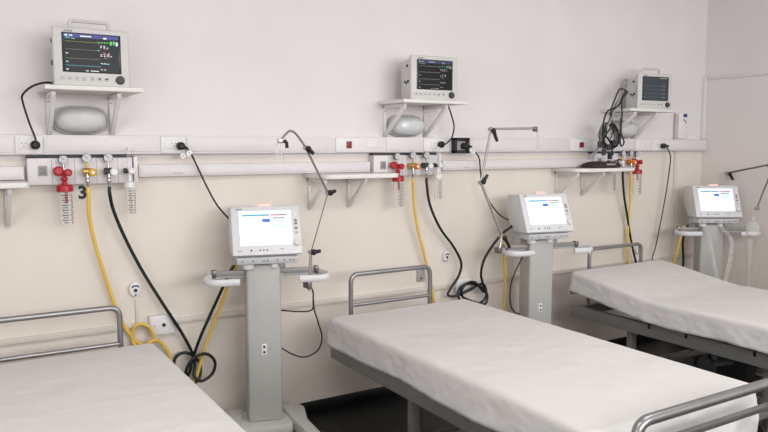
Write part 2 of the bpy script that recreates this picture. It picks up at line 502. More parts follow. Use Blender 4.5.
# ------------------------------------------------------------------ shelves
def bracket(t, x, depth, height, name='bracket', w=.010):
    """triangular shelf bracket in the y-z plane at local x, top at z=0"""
    o = MB()
    o.box((x - w, -.012, -height), (x + w, 0, 0), .002)
    o.box((x - w, -depth, -.022), (x + w, 0, -.002), .002)
    d = Vector((0, -(depth - .016), height - .03)); ln = d.length
    ang = math.atan2(d.z, -d.y)
    mt = Matrix.Translation((x, -.006, -height + .012)) @ Matrix.Rotation(-ang, 4, 'X')
    o.box((-w, -ln, -.010), (w, 0, .010), .002, mtx=mt)
    b = o.build(name, 'shelf_white', t)
    for z in (-.04, -height + .035): MB().cyl((x, -.0115, z), (x, -.0135, z), .004, n=8).build('screw', 'mid_grey', b)
    return b

def shelf(name, label, x0, x1, ztop, depth, bx, bd, bh, grp, th=.02, rnd=.0, cat='shelf'):
    t = thing(name, label, cat, ((x0 + x1) / 2, 0, ztop - th), 0, grp)
    w = (x1 - x0) / 2
    poly = [(-w, 0)]
    if rnd:
        for k in range(9):
            a = k / 8 * math.pi / 2
            poly.append((-w + rnd - rnd * math.cos(a), -depth + rnd - rnd * math.sin(a)))
        for k in range(9):
            a = k / 8 * math.pi / 2
            poly.append((w - rnd + rnd * math.sin(a), -depth + rnd - rnd * math.cos(a)))
    else:
        poly += [(-w, -depth), (w, -depth)]
    poly.append((w, 0))
    MB().prism(poly, lambda u, v, q: Vector((u, v, q)), 0, th, .003).build('board', 'shelf_white', t)
    for b in bx: bracket(t, b - (x0 + x1) / 2, bd, bh, 'bracket', .018 if x0 > 4.2 else .010)
    return t
SG = 'white shelves holding patient monitors'
shelf('monitor_shelf', 'white bracketed wall shelf under the left patient monitor', .388, .81, 1.868, .29, (.43, .715), .22, .205, SG)
shelf('monitor_shelf', 'white bracketed wall shelf under the middle patient monitor', 2.27, 2.735, 1.868, .29, (2.315, 2.615), .24, .205, SG)
shelf('monitor_shelf', 'white bracketed wall shelf under the right patient monitor', 4.225, 4.73, 1.868, .285, (4.34, 4.59), .23, .205, SG)
LG = 'low white wall shelves'
shelf('low_shelf', 'low white wall shelf cut by the left edge of the photo', -.25, .312, 1.437, .28, (-.10, .235), .21, .20, LG, .024, .03)
shelf('low_shelf', 'long empty white wall shelf left of the middle red jar', 1.765, 2.262, 1.4385, .29, (1.80, 2.06), .22, .19, LG, .024, .06)
shelf('low_shelf', 'white wall shelf on the right with a brown cuff on it', 3.73, 4.36, 1.437, .27, (3.78, 4.04), .22, .19, LG, .024, .09)

# ------------------------------------------------------------------ bulkhead lamps
def bulkhead(x, label, gm):
    t = thing('bulkhead_lamp', label, 'wall lamp', (x, 0, 1.722), 0, 'bulkhead lamps above the rail')
    poly = []
    for k in range(32):
        a = 2 * math.pi * k / 32
        c, s_ = math.cos(a), math.sin(a)
        poly.append((.128 * math.copysign(abs(c) ** .7, c), .070 * math.copysign(abs(s_) ** .7, s_)))
    MB().prism(poly, lambda u, v, q: Vector((u, q, v)), -.022, 0, .004).build('lamp_base', 'monitor_mid', t)
    vs = []; fs = []; n = 32; m = 10
    for i in range(m + 1):
        h = i / m * math.pi / 2
        for k in range(n):
            a = 2 * math.pi * k / n
            c, s_ = math.cos(a), math.sin(a)
            q = max(1e-5, math.cos(h)) ** .6
            vs.append((.117 * math.copysign(abs(c) ** .75, c) * q, -.022 - .085 * math.sin(h) ** .9, .062 * math.copysign(abs(s_) ** .75, s_) * q))
    for i in range(m):
        for k in range(n): fs.append((i * n + k, i * n + (k + 1) % n, (i + 1) * n + (k + 1) % n, (i + 1) * n + k))
    MB().add(vs, fs).build('glass_dome', gm, t)
bulkhead(.568, 'silver-grey oval bulkhead lamp under the left monitor shelf', 'lamp_glass')
bulkhead(2.46, 'clear grey oval bulkhead lamp under the middle monitor shelf', 'lamp_clear')
bulkhead(4.45, 'grey bulkhead lamp half hidden by cables under the right monitor shelf', 'lamp_glass')

# ------------------------------------------------------------------ patient monitors
def patient_monitor(x, y, rz, label, handle=True, dim=0):
    t = thing('patient_monitor', label, 'patient monitor', (x, y, 1.8692), rz, 'patient monitors on shelves')
    w, h, d = .165, .262, .13
    body = [(0, .004), (0, h - .006), (.05, h - .002), (d, h - .02), (d, .0), (.02, .0)]
    MB().prism([(-a, b) for a, b in [(-.018, .004), (-.018, h - .014), (-d + .0, h - .03), (-d, .006)]], lambda u, v, q: Vector((q, u, v)), -w + .006, w - .006, .008).build('rear_case', 'monitor_case', t)
    MB().box((-w, -.004, .0), (w, .022, h), .008, 3).build('front_bezel', 'monitor_case', t)
    bz = MB().box((-w + .038, -.006, .062), (w - .038, .0, h - .023), .002).build('screen_frame', 'bezel_black', t)
    sx0, sx1, sz0, sz1 = -w + .046, w - .049, .067, h - .028
    s = MB().box((sx0, -.0072, sz0), (sx1, -.004, sz1)).build('screen', ['screen_dark', 'screen_dark', 'screen_dim'][dim], t)
    sw = sx1 - sx0; sh = sz1 - sz0
    def q(m, u0, v0, u1, v1): m.box((sx0 + u0 * sw, -.0080, sz0 + v0 * sh), (sx0 + u1 * sw, -.0070, sz0 + v1 * sh))
    if dim < 2:
        m = MB(); q(m, 0, .90, 1, 1); m.build('header_bar', ['glow_blue', 'glow_navy'][dim], s)
        for rc in ((.02, .93, .07, .97), (.1, .935, .16, .965), (.30, .93, .50, .96), (.72, .90, .78, .94)):
            m = MB(); q(m, *rc); m.v = [v + Vector((0, -.0006, 0)) for v in m.v]
            m.build('header_mark', ['glow_white', 'glow_olive'][dim], s)
        random.seed(8 + dim)
        for k, (v, c) in enumerate(((.79, ['glow_lime', 'glow_olive'][dim]), (.58, 'glow_olive'), (.34, 'glow_olive'), (.15, 'glow_cyan' if dim == 0 else 'glow_olive'))):
            pts = []
            for i in range(61):
                u = .03 + .62 * i / 60
                spike = (.02 if i % 12 == 6 else -.008 if i % 12 == 7 else 0) if k < 2 else .006 * math.sin(i * .7)
                pts.append((sx0 + u * sw, -.0078, sz0 + (v + spike) * sh))
            MB().tube(pts, .0008, 4).build('trace_line', c, s)
        def blk(name, c, *rects):
            for rc in rects:
                g = MB(); q(g, *rc); g.build(name, c, s)
        blk('green_readout', ['glow_green', 'glow_teal'][dim], (.90, .76, .93, .86), (.84, .75, .88, .85), (.62, .78, .66, .81), (.61, .575, .65, .60), *[(.68 + k * .05, .79, .71 + k * .05, .82) for k in range(3)])
        wr = []
        for v in (.70, .66, .47, .23, .06, .43):
            for k in range(random.choice((2, 3, 4))): wr.append((.66 + k * .06, v, .69 + k * .06, v + .02))
        for v in (.46, .24, .03): wr.append((.03, v, .07, v + .025))
        blk('white_readout', ['glow_white', 'glow_olive'][dim], (.38, .01, .43, .03), (.47, .01, .62, .03), (.95, .74, .99, .84), *wr)
        blk('pink_readout', ['glow_pink', 'mid_grey'][dim], (.70, .52, .76, .535), (.80, .44, .83, .54), (.72, .38, .78, .395), (.72, .63, .80, .645))
        blk('cyan_readout', ['glow_cyan', 'glow_olive'][dim], (.03, .88, .12, .895), (.14, .86, .2, .88), (.03, .23, .07, .26), (.68, .22, .82, .24))
    else:
        g = MB(); q(g, .66, .95, .95, .98); g.build('header_marks', 'glow_olive', s)
        for v in (.62, .45, .28, .12):
            g = MB(); q(g, .04, v, .66, v + .008); q(g, .72, v - .01, .9, v + .02); g.build('trace_line', 'mid_grey', s)
    k = MB()
    for i in range(8):
        cx = -w + .035 + i * .031 + (.004 if i > 3 else 0)
        if i == 7: continue
        k = MB().box((cx - .009, -.007, .026), (cx + .009, -.003, .044), .003).build('button', 'monitor_case', t)
        MB().box((cx - .005, -.0078, .032), (cx + .005, -.0068, .039), .001).build('button_symbol', 'mark_grey' if i < 5 else 'dark_grey', k)
    MB().lathe([(.02, -.002), (.02, -.010), (.016, -.016), (1e-6, -.017)], (w - .045, 0, .034), 'Y').build('dial_knob', 'dark_grey', t)
    lg = MB(); cx = -w + .048
    for a, b in ((0, .006), (.008, .012), (.014, .02), (.022, .027), (.029, .036)): lg.box((cx + a, -.0048, h - .020), (cx + b, -.003, h - .012))
    lg.build('maker_mark', 'mid_grey', t)
    MB().cyl((-w - .0, .05, h - .06), (-w + .012, .05, h - .06), .008, n=10).build('side_port', 'dark_grey', t)
    for (yy, z, r) in ((.04, .11, .008), (.06, .10, .006), (.075, .11, .006)): MB().cyl((-w + .0, yy, z), (-w + .012, yy, z), r, n=10).build('side_socket', 'dark_grey', t)
    if handle:
        MB().tube(fillet([(-.085, .05, h - .02), (-.085, .05, h + .038), (.085, .05, h + .038), (.085, .05, h - .02)], .016), .009, 8).build('carry_handle', 'monitor_case', t)
    MB().box((-w + .02, .005, -.0005), (w - .02, .09, .006)).build('foot_strip', 'dark_grey', t)
    return t
patient_monitor(.597, -.235, R(0), 'white patient monitor with bright vital-sign traces above the left bed', True, 0)
patient_monitor(2.525, -.235, R(-3), 'white patient monitor without a handle on the middle shelf', True * 0, 1)
patient_monitor(4.535, -.24, R(-8), 'white patient monitor with a dim grey screen, cables on its side', True, 2)

# ------------------------------------------------------------------ ventilators
def ventilator(x, y, rz, label, spread=1.0, arm=True):
    t = thing('ventilator', label, 'ventilator', (x, y, 0), rz, 'ventilators on stands')
    zb, h, tl, dp, w = 1.037, .247, .113, .144, .18
    prof = [(0, zb), (tl, zb + h), (tl + dp, zb + h - .012), (tl + dp + .01, zb + .10), (.16, zb - .005)]
    MB().prism(prof, lambda u, v, q: Vector((q, u, v)), -w, w, .012).build('head_case', 'vent_case', t)
    # tilted face frame
    ang = math.atan2(tl, h); ln = math.hypot(tl, h)
    FM = Matrix.Translation((0, 0, zb)) @ Matrix.Rotation(-ang, 4, 'X')
    def fb(a, b, bev=0.0): return MB().box(a, b, bev, mtx=FM)
    fb((-w + .002, -.010, .004), (w - .002, .004, ln - .004), .006).build('front_bezel', 'vent_case', t)
    s = fb((-w + .042, -.0125, .055), (w - .050, -.008, ln - .030), .001).build('screen', 'screen_white', t)
    sx0, sx1, sz0, sz1 = -w + .042, w - .050, .055, ln - .030
    sw, sh = sx1 - sx0, sz1 - sz0
    def q(m, u0, v0, u1, v1): m.box((sx0 + u0 * sw, -.0135, sz0 + v0 * sh), (sx0 + u1 * sw, -.012, sz0 + v1 * sh), mtx=FM)
    m = MB(); q(m, .06, .845, .58, .895); m.build('status_bar', 'panel_teal', s)
    m = MB(); q(m, .60, .845, .74, .895); m.build('status_bar', 'panel_rose', s)
    m = MB(); q(m, .74, .845, .92, .895); q(m, .64, .76, .88, .80); m.build('status_text', 'mark_grey', s)
    m = MB(); q(m, .44, .66, .59, .76); m.build('blue_button', 'panel_blue', s)
    for qq in ((.36, .68, .43, .74), (.66, .66, .88, .74), (.66, .55, .88, .62)):
        m = MB(); q(m, *qq); m.build('soft_button', 'panel_pale', s)
    for qq in ((.22, .66, .33, .72), (.25, .52, .30, .55)):
        m = MB(); q(m, *qq); m.build('pale_label', 'panel_yellow', s)
    for i, zz in enumerate((.215, .185, .168, .142, .118)):
        fb((w - .034, -.0125, zz - .006), (w - .018, -.009, zz + .006), .002).build('key', 'paper' if i == 0 else 'mid_grey' if i < 4 else 'vent_grey', t)
    kn = MB().lathe([(.017, 0), (.017, -.012), (.013, -.016), (1e-6, -.016)], (w - .028, -.009, .062), 'Y')
    kn.v = [FM @ v for v in kn.v]; kn.build('dial_knob', 'vent_case', t)
    for i, xx in enumerate((-.085, -.04, -.022, -.004)):
        fb((xx - .004, -.0118, .024), (xx + .004, -.009, .034), .001).build('key', 'dark_grey' if i == 0 else 'mid_grey', t)
    lg = MB()
    for a, b in ((0, .006), (.008, .014), (.016, .02), (.022, .03)): lg.box((-w + .028 + a, -.0112, ln - .022), (-w + .028 + b, -.009, ln - .016), mtx=FM)
    for a, b in ((0, .006), (.008, .012), (.014, .022)): lg.box((-w + .025 + a, -.0112, .026), (-w + .025 + b, -.009, .030), mtx=FM)
    for a, b in ((0, .006), (.008, .012), (.014, .022)): lg.box((.06 + a, -.0112, .03), (.06 + b, -.009, .034), mtx=FM)
    lg.build('maker_mark', 'mid_grey', t)
    MB().box((-.035, tl + .01, zb + h - .012), (.035, tl + .045, zb + h + .011), .006).build('alarm_light', 'alarm_pink', t)
    # connector panel below the face
    o = MB().prism([(.003, zb - .008), (.17, zb + .0), (.17, zb - .045), (.022, zb - .045)], lambda u, v, q: Vector((q, u, v)), -.155, .155, .004).build('connector_panel', 'vent_case', t)
    mk = MB()
    for xx in (-.13, -.075, -.02, .0, .05, .085, .115, .135): mk.box((xx - .006, .0085, zb - .028), (xx + .004, .018, zb - .022))
    mk.build('panel_marks', 'mid_grey', o)
    for xx, r in ((-.095, .030), (.04, .022)):
        MB().lathe([(r * .7, .01), (r, .0), (r, -.022), (r * .75, -.026), (r * .72, -.016), (1e-6, -.016)], (xx, .075, zb - .05)).build('hose_port', 'plastic_white', t)
    MB().lathe([(.012, .012), (.012, -.015), (.007, -.02)], (.085, .07, zb - .055)).build('sensor_port', 'chrome', t)
    MB().prism([(-.17, 0), (.17, 0), (.155, .05), (-.155, .05)], lambda u, v, q: Vector((u, q, zb - .06 + v)), .12, .20, .003).build('under_tray', 'vent_grey', t)
    # column
    MB().box((-.106, .07, .135), (.074, .205, zb - .055), .014, 3).build('column', 'column_grey', t)
    so = MB().box((-.034, .066, .50), (-.006, .072, .56), .004).build('column_socket', 'plastic_white', t)
    for z in (.516, .544): MB().cyl((-.02, .067, z), (-.02, .0652, z), .007, n=10).build('socket_hole', 'dark_grey', so)
    # handles and equipment bars
    MB().box((-.265, .10, .925), (.265, .118, .952), .003).build('equipment_bar', 'steel_bar', t)
    for sx in (-1, 1):
        MB().box((sx * .27 - .012, .09, .918), (sx * .27 + .012, .128, .958), .003).build('bar_end', 'dark_chrome', t)
        pts = fillet([(sx * .10, .135, .925), (sx * .27, .135, .925), (sx * .325, .02, .92), (sx * .285, -.05, .918), (sx * .15, -.05, .918)], .06, 8)
        hb = MB()
        hb.tube(pts, .0115, 10, sx=1.6)
        hb.build('handle', 'vent_case', t)
    # base
    k = spread
    MB().prism([(-.18, .0), (.120, .0), (.13, .26), (-.23, .26)], lambda u, v, q: Vector((u, v, q)), .07, .137, .016).build('base', 'base_grey', t)
    for sx in (-1, 1):
        q = -.03 if sx < 0 else 0.0
        P = [(.085, .26), (.18, .285), (.215, .20), (.198, .02), (.27, -.42), (.215, -.44), (.128, -.02), (.105, .13)]
        P = [(sx * a * k + q, b) for a, b in P]
        lg = MB().prism(P, lambda u, v, q: Vector((u, v, q)), .08, .152, .014).build('base_leg', 'base_grey', t)
        for (cx, cy) in ((sx * .215 * k + q, .19), (sx * .245 * k + q, -.38)):
            c = MB().cyl((cx - .012, cy, .038), (cx + .012, cy, .038), .037).build('caster_wheel', 'caster', lg)
            MB().box((cx - .02, cy - .018, .045), (cx + .02, cy + .018, .082), .004).build('caster_fork', 'dark_grey', c)
    return t
VENT = [(1.382, -.389, -.256), (3.314, -.43, -.202), (5.115, -.425, -.57)]
def VL(i, p):   # local point of a ventilator -> room
    x, y, r = VENT[i]
    return Vector((x, y, 0)) + Matrix.Rotation(r, 3, 'Z') @ Vector(p)
ventilator(*VENT[0], 'ventilator on a grey column between the left and middle beds')
ventilator(*VENT[1], 'ventilator on a grey column between the middle and right beds')
ventilator(*VENT[2], 'ventilator with hanging clear hoses in the right corner', .62)

# ------------------------------------------------------------------ articulated circuit arms
def joint(t, p, lever=None, name='joint'):
    p = Vector(p)
    o = MB().ball(p, .014, 8).cyl(p + Vector((0, .018, 0)), p + Vector((0, -.018, 0)), .011, n=12).build(name, 'chrome', t)
    if lever:
        d = Vector(lever)
        a = p + Vector((0, -.018, 0))
        MB().tube([a, a + d * .35, a + d * .7, a + d], (lambda u: .013 - .004 * u), 8).ball(a + d * .15, .016, 8).build('clamp_lever', 'black', o)
    return o
AG = 'hose support arms on ventilators'
YA = -.46
t = thing('support_arm', 'chrome bent support arm rising over the left ventilator', 'support arm', (0, 0, 0), 0, AG)
A, B, C_, D_, = W(309, 284, YA), W(311, 252, YA), W(328, 193, YA), W(306, 148, YA)
base0 = W(309, 285, YA)
MB().cyl(base0 + Vector((0, 0, -.03)), B, .008, n=12).build('post', 'chrome', t)
MB().box(base0 - Vector((.012, .014, .02)), base0 + Vector((.012, .05, .02)), .003).build('clamp', 'dark_chrome', t)
joint(t, B, (.045, 0, .004)); joint(t, C_, (.035, 0, .012)); joint(t, D_, (.03, -.01, -.03))
MB().cyl(B, C_, .0032, n=8).build('lower_rod', 'dark_chrome', t)
MB().cyl(C_, D_, .0055, n=10).build('middle_rod', 'dark_chrome', t)
MB().tube(catmull([D_, W(300, 139, YA), W(295, 133, YA), W(290, 131, YA), W(285, 135, YA), W(282, 139, YA)], 6), .006, 10).build('gooseneck', 'dark_chrome', t)
e = W(281, 141, YA)
k = MB().box(e - Vector((.018, .012, .012)), e + Vector((.012, .012, .012)), .004).build('hose_clip', 'chrome', t)
MB().tube([e + Vector((.012, -.012, .004)), e + Vector((.024, -.014, -.01)), e + Vector((.026, -.014, -.035))], .009, 8).build('clamp_lever', 'black', k)
for dx in (-.022, .002):
    MB().cyl(e + Vector((dx, -.004, -.014)), e + Vector((dx - .004, -.004, -.11)), .008, n=12).build('clear_tube', 'clear', t)

YB2 = -.37
t = thing('support_arm', 'chrome angled support arm with horizontal top rod on the middle ventilator', 'support arm', (0, 0, 0), 0, AG)
p0, p1, p2, p3 = W(499, 250, YB2), W(502, 236, YB2), W(481, 183, YB2), W(491, 129, YB2)
p4 = W(535, 128.5, YB2)
MB().cyl(p0 + Vector((0, 0, -.02)), p1, .010, n=12).build('post', 'chrome', t)
MB().box(p0 - Vector((.014, .014, .02)), p0 + Vector((.014, .03, .015)), .003).build('clamp', 'dark_chrome', t)
joint(t, p1, (.05, 0, -.075)); joint(t, p2, (.035, 0, .05)); joint(t, p3, (.035, 0, -.075))
MB().cyl(p1, p2, .009, n=10).build('lower_rod', 'chrome', t)
MB().cyl(p2, p3, .008, n=10).build('middle_rod', 'chrome', t)
MB().cyl(p3, p4, .008, n=10).build('top_rod', 'chrome', t)
k = MB().box(p4 - Vector((.012, .012, .02)), p4 + Vector((.014, .012, .012)), .004).build('hose_clip', 'dark_chrome', t)
MB().cyl(p4 + Vector((.016, 0, -.01)), p4 + Vector((.034, 0, -.13)), .008, n=10).build('clear_tube', 'clear_soft', t)

YA3 = -.70
t = thing('support_arm', 'chrome support arm reaching to the right edge over the corner ventilator', 'support arm', (0, 0, 0), 0, AG)
q1 = W(727, 173, -.27); q2 = W(768, 165, YA3); q0 = VL(2, (.09, .235, 1.0))
MB().cyl(q0 - Vector((0, 0, .08)), q0, .009, n=12).build('post', 'chrome', t)
MB().cyl(q0, q1, .004, n=8).build('lower_rod', 'chrome', t)
MB().cyl(q1, q2, .007, n=10).build('top_rod', 'dark_chrome', t)
joint(t, q1, (.03, -.02, -.055)); joint(t, q0)
MB().tube(catmull([q2, W(769.5, 172, YA3), W(768, 180, YA3), W(763, 192, YA3), W(758, 206, YA3)], 6), .006, 10).build('gooseneck', 'dark_chrome', t)
MB().box(W(757, 208, YA3) - Vector((.02, .012, .016)), W(757, 208, YA3) + Vector((.016, .012, .014)), .004).build('hose_clip', 'chrome', t)

# breathing hoses and humidifier chamber of the corner ventilator
def hose(name, label, cat, pts, r, m, group=None, n=8, sub=8):
    o = MB().tube(catmull(pts, sub), r, n).build(name, m)
    return tag(o, label, cat, group)
def corrugated(name, label, pts, r, m, group):
    P = catmull(pts, 14)
    cnt = len(P)
    o = MB().tube(P, (lambda u: r * (1 + .06 * math.sin(u * cnt * 1.6))), 10).build(name, m)
    return tag(o, label, 'breathing hose', group)
hp = [VL(2, (-.095, .075, .965)), VL(2, (.04, .075, .965))]
BG = 'clear breathing hoses'
corrugated('breathing_hose', 'clear hose hanging from the left port of the corner ventilator', [hp[0], W(709, 238, -.42), W(713, 258, -.5), W(717, 280, -.55), W(719, 300, -.55)], .014, 'clear_soft', BG)
corrugated('breathing_hose', 'clear hose hanging from the middle port of the corner ventilator', [hp[1], W(731, 240, -.50), W(730, 258, -.54), W(725, 282, -.55), W(723, 300, -.55)], .016, 'clear_soft', BG)
corrugated('breathing_hose', 'clear hose dropping from the chamber beside the corner ventilator', [W(750, 240, -.78), W(749, 258, -.76), W(748, 280, -.72), W(748, 300, -.7)], .017, 'clear_soft', BG)
t = thing('humidifier_chamber', 'translucent humidifier chamber hanging beside the corner ventilator', 'humidifier', W(752, 236, -.78))
MB().lathe([(.030, 0), (.044, .01), (.046, .07), (.034, .095), (.014, .105), (.014, .12)], n=24).build('chamber', 'clear_soft', t)
MB().lathe([(.014, .12), (.016, .13), (.012, .135)], n=14).build('chamber_cap', 'clear_soft', t)

# ------------------------------------------------------------------ beds
def tube_frame(x0, x1, y, z0, z1, bar, r, rc):
    m = MB().tube(fillet([(x0, y, z0), (x0, y, z1), (x1, y, z1), (x1, y, z0)], rc, 8), r, 12)
    b = MB().cyl((x0, y, bar), (x1, y, bar), r * .8, n=12)
    return m, b

def bed(cx, label, hbx, raised=0.0, crank=False, hz=.868, legs=(.27, -.62)):
    t = thing('hospital_bed', label, 'hospital bed', (cx, -1.25, 0), 0, 'hospital beds')
    # local: x across, y from head (+.93) to foot (-.95)
    a, b = tube_frame(hbx - .275, hbx + .275, .985, .44, hz, hz - .178, .0135, .05)
    h = a.build('headboard', 'steel_tube', t); b.build('cross_tube', 'steel_tube', h)
    a, b = tube_frame(-.385, .395, -1.08, .40, .722, .632, .019, .06)
    f = a.build('footboard', 'steel_tube', t)
    for sx in (-.385, .395): MB().box((sx - .012, -1.075, .43), (sx + .012, -.94, .465), .003).build('footboard_stub', 'frame_grey', f)
    MB().box((-.38, -1.09, .622), (.39, -1.07, .646), .004).build('cross_bar', 'steel_tube', f)
    for sx in (-1, 1):
        o = MB().box((sx * .41 - .02, -.95, .415), (sx * .41 + .02, .965, .495), .004).build('side_rail', 'frame_grey', t)
        if raised:
            n = MB()
            for yy in (.31, .05, -.37): n.box((sx * .41 - .0225, yy - .008, .468), (sx * .41 + .0225, yy + .008, .4965))
            n.build('rail_notch', 'black', o)
    for yy in (.94, -.925): MB().box((-.388, yy - .02, .42), (.388, yy + .02, .485), .004).build('end_rail', 'frame_grey', t)
    # platform
    MB().box((-.40, -.93, .497), (.40, .34 if raised else .93, .51), .002).build('platform', 'frame_grey', t)
    if raised:
        al = math.atan2(raised, .62)
        mt = Matrix.Translation((0, .34, .50)) @ Matrix.Rotation(al, 4, 'X')
        MB().box((-.43, 0, .0), (.43, .615, .022), .003, mtx=mt).build('backrest_frame', 'frame_grey', t)
    for sx in (-1, 1):
        for yy in legs:
            MB().box((sx * .33 - .025, yy - .02, .17), (sx * .33 + .025, yy + .02, .42), .003).build('leg', 'frame_grey', t)
    for yy in legs:
        MB().box((-.46, yy - .025, .13), (.46, yy + .025, .17), .004).build('base_bar', 'frame_grey', t)
        for sx in (-1, 1):
            c = MB().cyl((sx * .43 - .014, yy, .055), (sx * .43 + .014, yy, .055), .054).build('caster_wheel', 'caster', t)
            MB().box((sx * .43 - .022, yy - .02, .07), (sx * .43 + .022, yy + .02, .132), .004).build('caster_fork', 'dark_grey', c)
    for sx in (-1, 1):
        MB().box((sx * .2 - .02, -.60, .135), (sx * .2 + .02, .25, .165), .004).build('base_runner', 'frame_grey', t)
    if crank:
        MB().cyl((.05, .0, .27), (-.30, .0, .30), .018, n=12).build('lift_tube', 'frame_grey', t)
        MB().lathe([(.03, .02), (.05, .015), (.052, -.015), (.03, -.02)], (-.30, 0, .30), 'X').build('lift_motor', 'dark_grey', t)
        MB().box((-.05, -.1, .165), (.05, .1, .40), .006).build('lift_column', 'dark_grey', t)
    # mattress
    if raised:
        P = [(-.95, .512), (.34, .512), (.93, .512 + raised), (.93, .64 + raised * .94), (.30, .64), (-.95, .64)]
    else:
        P = [(-.95, .512), (.92, .512), (.92, .64), (-.95, .64)]
    MB().prism(P, lambda u, v, q: Vector((q, u, v)), -.43, .43, .02).build('mattress', 'dark_grey', t)
    return t

def bed_sheet(cx, x0, x1, label, raised=0.0, seed=0, drop=.130, dropl=None, head=.0):
    """white sheet draped over the mattress: flat top, rounded edge, wavy hem"""
    y0, y1 = -2.205, -.325    # foot, head
    ztop = .655; Rr = .024
    w = x1 - x0; ln = y1 - y0
    nu, nv = 84, 150
    vs = []; fs = []
    dl = drop if dropl is None else dropl
    U = []
    for i in range(nu + 1): U.append(-dl + (w + drop + dl) * i / nu)
    V = []
    hd = .16
    for j in range(nv + 1): V.append(-.20 + (ln + .20 + hd) * j / nv)
    rx0, rx1, ry0, ry1 = x0 + Rr, x1 - Rr, y0 + Rr, y1 - Rr
    sd = seed * 13.7
    for v in V:
        for u in U:
            X, Y = x0 + u, y0 + v
            bx, by = min(max(X, rx0), rx1), min(max(Y, ry0), ry1)
            ex, ey = X - bx, Y - by
            z = ztop
            # head section raised on the backrest
            up = 0.0
            if raised:
                s_ = (by - (-.98)) / .65
                s_ = min(max(s_, 0), 1)
                up = raised * (s_ * s_ * (3 - 2 * s_) * .4 + s_ * .6)
            d = max(abs(ex), abs(ey))
            n1 = noise.noise(Vector((X * 2.2, Y * 1.6, sd)))
            n2 = noise.noise(Vector((X * 6 + 3, Y * 3.5, sd + 5)))
            n3 = noise.noise(Vector((X * 3 - Y * 9, Y * 5 + X * 7, sd + 9)))
            P = Vector((bx, by, z))
            if d > 1e-9:
                dr = Vector((ex, ey, 0)).normalized()
                q = Rr * math.pi / 2
                if d < q:
                    a = d / Rr
                    P += dr * Rr * math.sin(a) + Vector((0, 0, -Rr * (1 - math.cos(a))))
                else:
                    g = d - q
                    s2 = Y if abs(ex) > abs(ey) else X
                    fold = noise.noise(Vector((s2 * 5 + g * 6, sd + 2, .3 * g))) * .6 + .3 * noise.noise(Vector((s2 * 16 - g * 9, sd + 7, g * 5)))
                    amp = min(1, g / .12)
                    P += dr * .004 * noise.noise(Vector((s2 * 22 + g * 30, g * 60 - s2 * 8, sd + 31)))
                    hem = 1 + .16 * noise.noise(Vector((s2 * 2.2, sd + 4, 0)))
                    P += dr * (Rr + .012 * amp + .020 * amp * fold) + Vector((0, 0, -Rr - g * hem))
            z_add = .006 * n1 + .003 * n2 + .004 * max(0, n3)
            # sharp-pressed creases along and across the sheet
            cr = 0
            for c in (.25, .5, .75):
                cr += .0016 * math.exp(-((X - x0 - w * c) / .006) ** 2)
            for c in (.2, .4, .6, .8):
                cr += .0016 * math.exp(-((Y - y0 - ln * c) / .006) ** 2)
            edge = 1.0 if d < 1e-9 else .3
            P.z += up + (z_add + cr) * edge
            if d < 1e-9:
                P.z += 0.004 * noise.noise(Vector((X * 1.1 + Y * .6, Y * 4.5, sd + 20)))
            vs.append(P)
    for j in range(nv):
        for i in range(nu):
            a = j * (nu + 1) + i
            fs.append((a, a + 1, a + nu + 2, a + nu + 1))
    o = MB().add(vs, fs).build('bed_sheet', 'bed_linen', angle=180)
    so = o.modifiers.new('cloth', 'SOLIDIFY'); so.thickness = .003; so.offset = 1
    return tag(o, label, 'bed sheet', 'white sheets on the beds')

bed(.335, 'grey tubular hospital bed in the left foreground, head against the wall', .06, hz=.832)
bed(2.215, 'grey tubular hospital bed in the middle with its footboard showing', -.01)
bed(4.095, 'grey hospital bed on the right with raised backrest', .04, .09, True, .868, (.52, -.40))
bed_sheet(.335, -.125, .812, 'white sheet covering the left bed', 0, 1)
bed_sheet(2.215, 1.755, 2.70, 'white sheet covering the middle bed, hem hanging over its grey side rail', 0, 2)
bed_sheet(4.095, 3.615, 4.555, 'white sheet covering the right bed', .09, 3, .125, .125)

# ------------------------------------------------------------------ hoses
YG = 'yellow air hoses'; DG = 'dark oxygen hoses'
def P_(px, py, y): return W(px, py, y)
yh = [Vector((.577, -.105, 1.40)), Vector((.579, -.105, 1.36)), P_(89, 215, -.09), P_(94, 240, -.07), P_(103, 270, -.05), P_(113, 300, -.04), P_(122, 322, -.035),
      P_(136, 341, -.03), P_(149, 345, -.035), P_(154, 338, -.06), P_(150, 328, -.06), P_(141, 324, -.05), P_(133, 330, -.035), P_(133, 342, -.03),
      P_(141, 349, -.05), P_(150, 342, -.07), P_(158, 341, -.05), P_(167, 350, -.04), P_(172, 365, -.04), P_(178, 385, -.05), P_(188, 392, -.06), P_(196, 378, -.05), P_(203, 353, -.05), P_(213, 325, -.07), P_(224, 297, -.12), P_(233, 272, -.2),
      P_(238, 262, -.24)]
hose('yellow_hose', 'yellow hose from the left air regulator, looped on the wall behind the left bed', 'hose', yh, .0092, 'hose_yellow', YG, 10)
gh = [Vector((.675, -.105, 1.40)), Vector((.676, -.105, 1.36)), P_(114, 212, -.08), P_(126, 240, -.06), P_(143, 272, -.05), P_(163, 304, -.06), P_(180, 330, -.06), P_(191, 350, -.05), P_(195, 362, -.05),
      P_(194, 375, -.06), P_(201, 381, -.08), P_(212, 374, -.08), P_(215, 362, -.08), P_(207, 354, -.08), P_(195, 357, -.08), P_(187, 368, -.08), P_(186, 380, -.07),
      P_(193, 384, -.06), P_(200, 376, -.05), P_(199, 362, -.04), P_(188, 353, -.04), P_(178, 355, -.04), P_(174, 363, -.04), P_(178, 374, -.05), P_(188, 375, -.06), P_(193, 358, -.07), P_(200, 338, -.09), P_(211, 313, -.12), P_(223, 287, -.17), P_(231, 270, -.22), P_(240, 258, -.22)]
